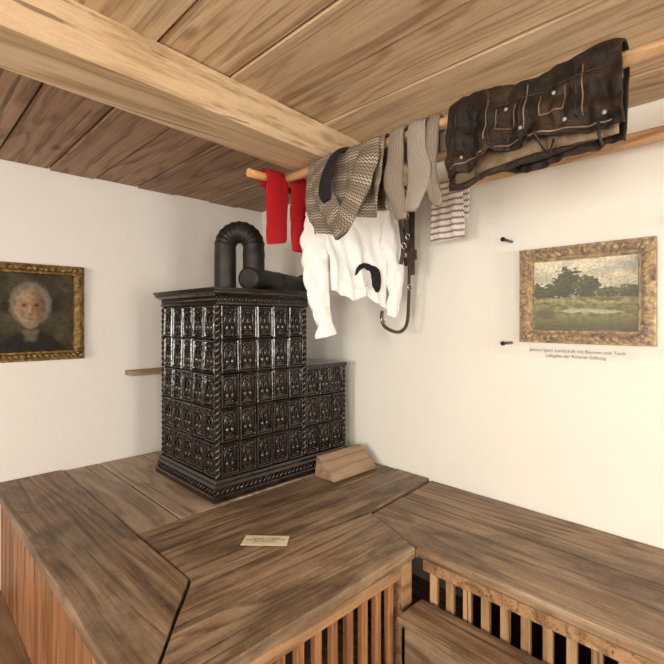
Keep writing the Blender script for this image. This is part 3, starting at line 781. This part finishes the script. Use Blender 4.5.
def landscape(u,v):
    n=nz(u,v,4,3); n2=nz(u*1.0,v*1.6,14,4); n3=nz(u,v,40,5)
    sky=mixc((.60,.54,.36),(.42,.44,.36),sm(.55,1,v)+.5*n)
    sky=mixc(sky,(.76,.69,.50),sm(-.1,.3,nz(u*1.0,v*2.0,2.4,9)))
    sky=mixc(sky,(.36,.36,.30),.5*sm(.05,.4,nz(u*1.2,v*2.4,3,19)))
    fieldc=mixc((.26,.225,.06),(.10,.115,.030),.5+1.3*n2)
    c=sky; hz=.46+.02*n
    hill=sm(.015,-.01,v-(hz+.07+.04*math.sin(u*5+1)+.03*n)); c=mixc(c,(.17,.20,.13),.85*hill)
    def tree(cx,cy,rx,ry,col):
        nonlocal c
        m=sm(1.05,.9,math.hypot((u-cx)/rx,(v-cy)/ry)+.5*n2+.2*n3); c=mixc(c,mixc(col,tuple(x*3.2 for x in col),.25+1.0*n3+.5*(v-cy)/ry-.4*(u-cx)/rx),m)
    for t in ((.08,.55,.12,.12,(.030,.034,.008)),(.35,.67,.15,.21,(.026,.028,.007)),(.54,.59,.15,.16,(.033,.034,.009)),(.22,.55,.14,.11,(.024,.030,.008)),(.74,.52,.16,.07,(.040,.046,.014)),(.93,.52,.13,.09,(.040,.044,.014))): tree(*t)
    g=sm(hz+.008,hz-.012,v); c=mixc(c,fieldc,g)
    c=mixc(c,(.40,.33,.11),.75*sm(.03,0,abs(v-.40-.02*math.sin(u*6))+.03*n2))
    pond=sm(.015,-.015,abs(v-.25-.02*math.sin(u*4))-.028+.02*n2+ .2*max(0,u-.75)+.2*max(0,.4-u)); c=mixc(c,(.48,.46,.33),.85*pond)
    c=mixc(c,(.045,.040,.014),.8*sm(.20,0,v+.10*n2))
    c=mixc(c,(.05,.055,.018),.7*sm(.9,.5,math.hypot((u-.12)/.14,(v-.22)/.09)+.5*n2))
    return tuple(max(0,x*(1+.45*n3)) for x in c)
picture('portrait_painting',(-2.13,-.002,ZC-.262),(1,0,0),(0,-1,0),.635,.62,.066,portrait,bumpy=.7,gm=gold('gilded_wood_dark',.62))
picture('landscape_painting',(-.002,-2.385,ZC-.118),(0,-1,0),(-1,0,0),.605,.49,.072,landscape,bumpy=1.2,depth=.055,gm=gold('gilded_wood',.95))

# acrylic protection pane with standoffs and caption
w=NT('acrylic'); w.set(Base_Color=(1,1,1),Roughness=.03,Alpha=.05,Specular_IOR_Level=.2); M_acr=w.m
par=empty('acrylic_cover_pane')
bm=bmesh.new(); box(bm,-.104,-.100,-3.16,-2.255,ZC-.19,ZC+.52); obj('pane',bm,M_acr,parent=par)
bm=bmesh.new()
for y in (-2.33,-3.09):
    for z in (.43,-.125):
        tube(bm,[(-.001,y,ZC+z),(-.112,y,ZC+z)],.008,12)
        tube(bm,[(-.105,y,ZC+z),(-.116,y,ZC+z)],.012,12)
obj('standoffs',bm,M_iron,parent=par)
M_ink=simple('ink',(.05,.045,.04),.8,bstr=0)
def text(name,body,size,loc,rot,parent,align='CENTER'):
    cu=bpy.data.curves.new(name,'FONT'); cu.body=body; cu.size=size; cu.align_x=align; cu.space_line=1.15; cu.extrude=.0002
    o=bpy.data.objects.new(name,cu); SC.collection.objects.link(o); o.location=loc; o.rotation_euler=rot; o.data.materials.append(M_ink); o.parent=parent
text('caption','Johann Sperl: Landschaft mit Bäumen und Teich\nLeihgabe der Rossner-Stiftung',.022,(-.1045,-2.68,ZC-.158),(math.pi/2,0,-math.pi/2),par)

# information card lying on platform
par=empty('information_card')
cx,cy=-1.235,-1.745
def rotp(a,b): 
    R_=Vector((.7133,-.7009)); F_=Vector((.7009,.7133)); v=Vector((cx,cy))+R_*a+F_*b; return (v.x,v.y)
bm=bmesh.new(); prism(bm,[rotp(-.105,-.042),rotp(.10,-.048),rotp(.105,.040),rotp(-.095,.047)],P+.0045,P+.0065)
obj('card',bm,simple('paper_cream',(.78,.68,.48),.7,bstr=0,noisev=.08),parent=par)
l=rotp(0,.015)
text('card_text','Kachelofen mit Ofenbank\nStube, Bauernhaus, 18. Jahrhundert\nBitte nicht betreten',.0125,(l[0],l[1],P+.0068),(0,0,math.radians(-44.5)),par)

# ---------------------------------------------------------------- light
def area(name,loc,rot,sx,sy,e,c):
    L=bpy.data.lights.new(name,'AREA'); L.shape='RECTANGLE'; L.size=sx; L.size_y=sy; L.energy=e; L.color=c
    o=bpy.data.objects.new(name,L); SC.collection.objects.link(o); o.location=loc; o.rotation_euler=rot
for i,(a,b) in enumerate(wins_w): area('window_light_w%d'%i,(XW-.22,(a+b)/2,1.62),(0,-math.pi/2,0),1.24,1.0,102,(1,.965,.885))
for i,(a,b) in enumerate(wins_s): area('window_light_s%d'%i,((a+b)/2,YS-.22,1.62),(math.pi/2,0,0),1.0,1.24,84,(1,.965,.895))
W=bpy.data.worlds.new('World'); SC.world=W; W.use_nodes=True
nt=W.node_tree; sky=nt.nodes.new('ShaderNodeTexSky'); sky.sky_type='NISHITA'; sky.sun_disc=False; sky.sun_elevation=.8
nt.links.new(sky.outputs[0],nt.nodes['Background'].inputs[0]); nt.nodes['Background'].inputs[1].default_value=.15
SC.view_settings.view_transform='Standard'; SC.view_settings.look='None'

# ---------------------------------------------------------------- camera
cd=bpy.data.cameras.new('camera'); cd.lens=24.5; cd.sensor_width=36; cd.shift_y=-12/664; cd.clip_start=.02
co=bpy.data.objects.new('camera',cd); SC.collection.objects.link(co)
co.location=(-2.45,-3.41,ZC); co.rotation_euler=(math.pi/2,0,math.radians(-44.5)); SC.camera=co
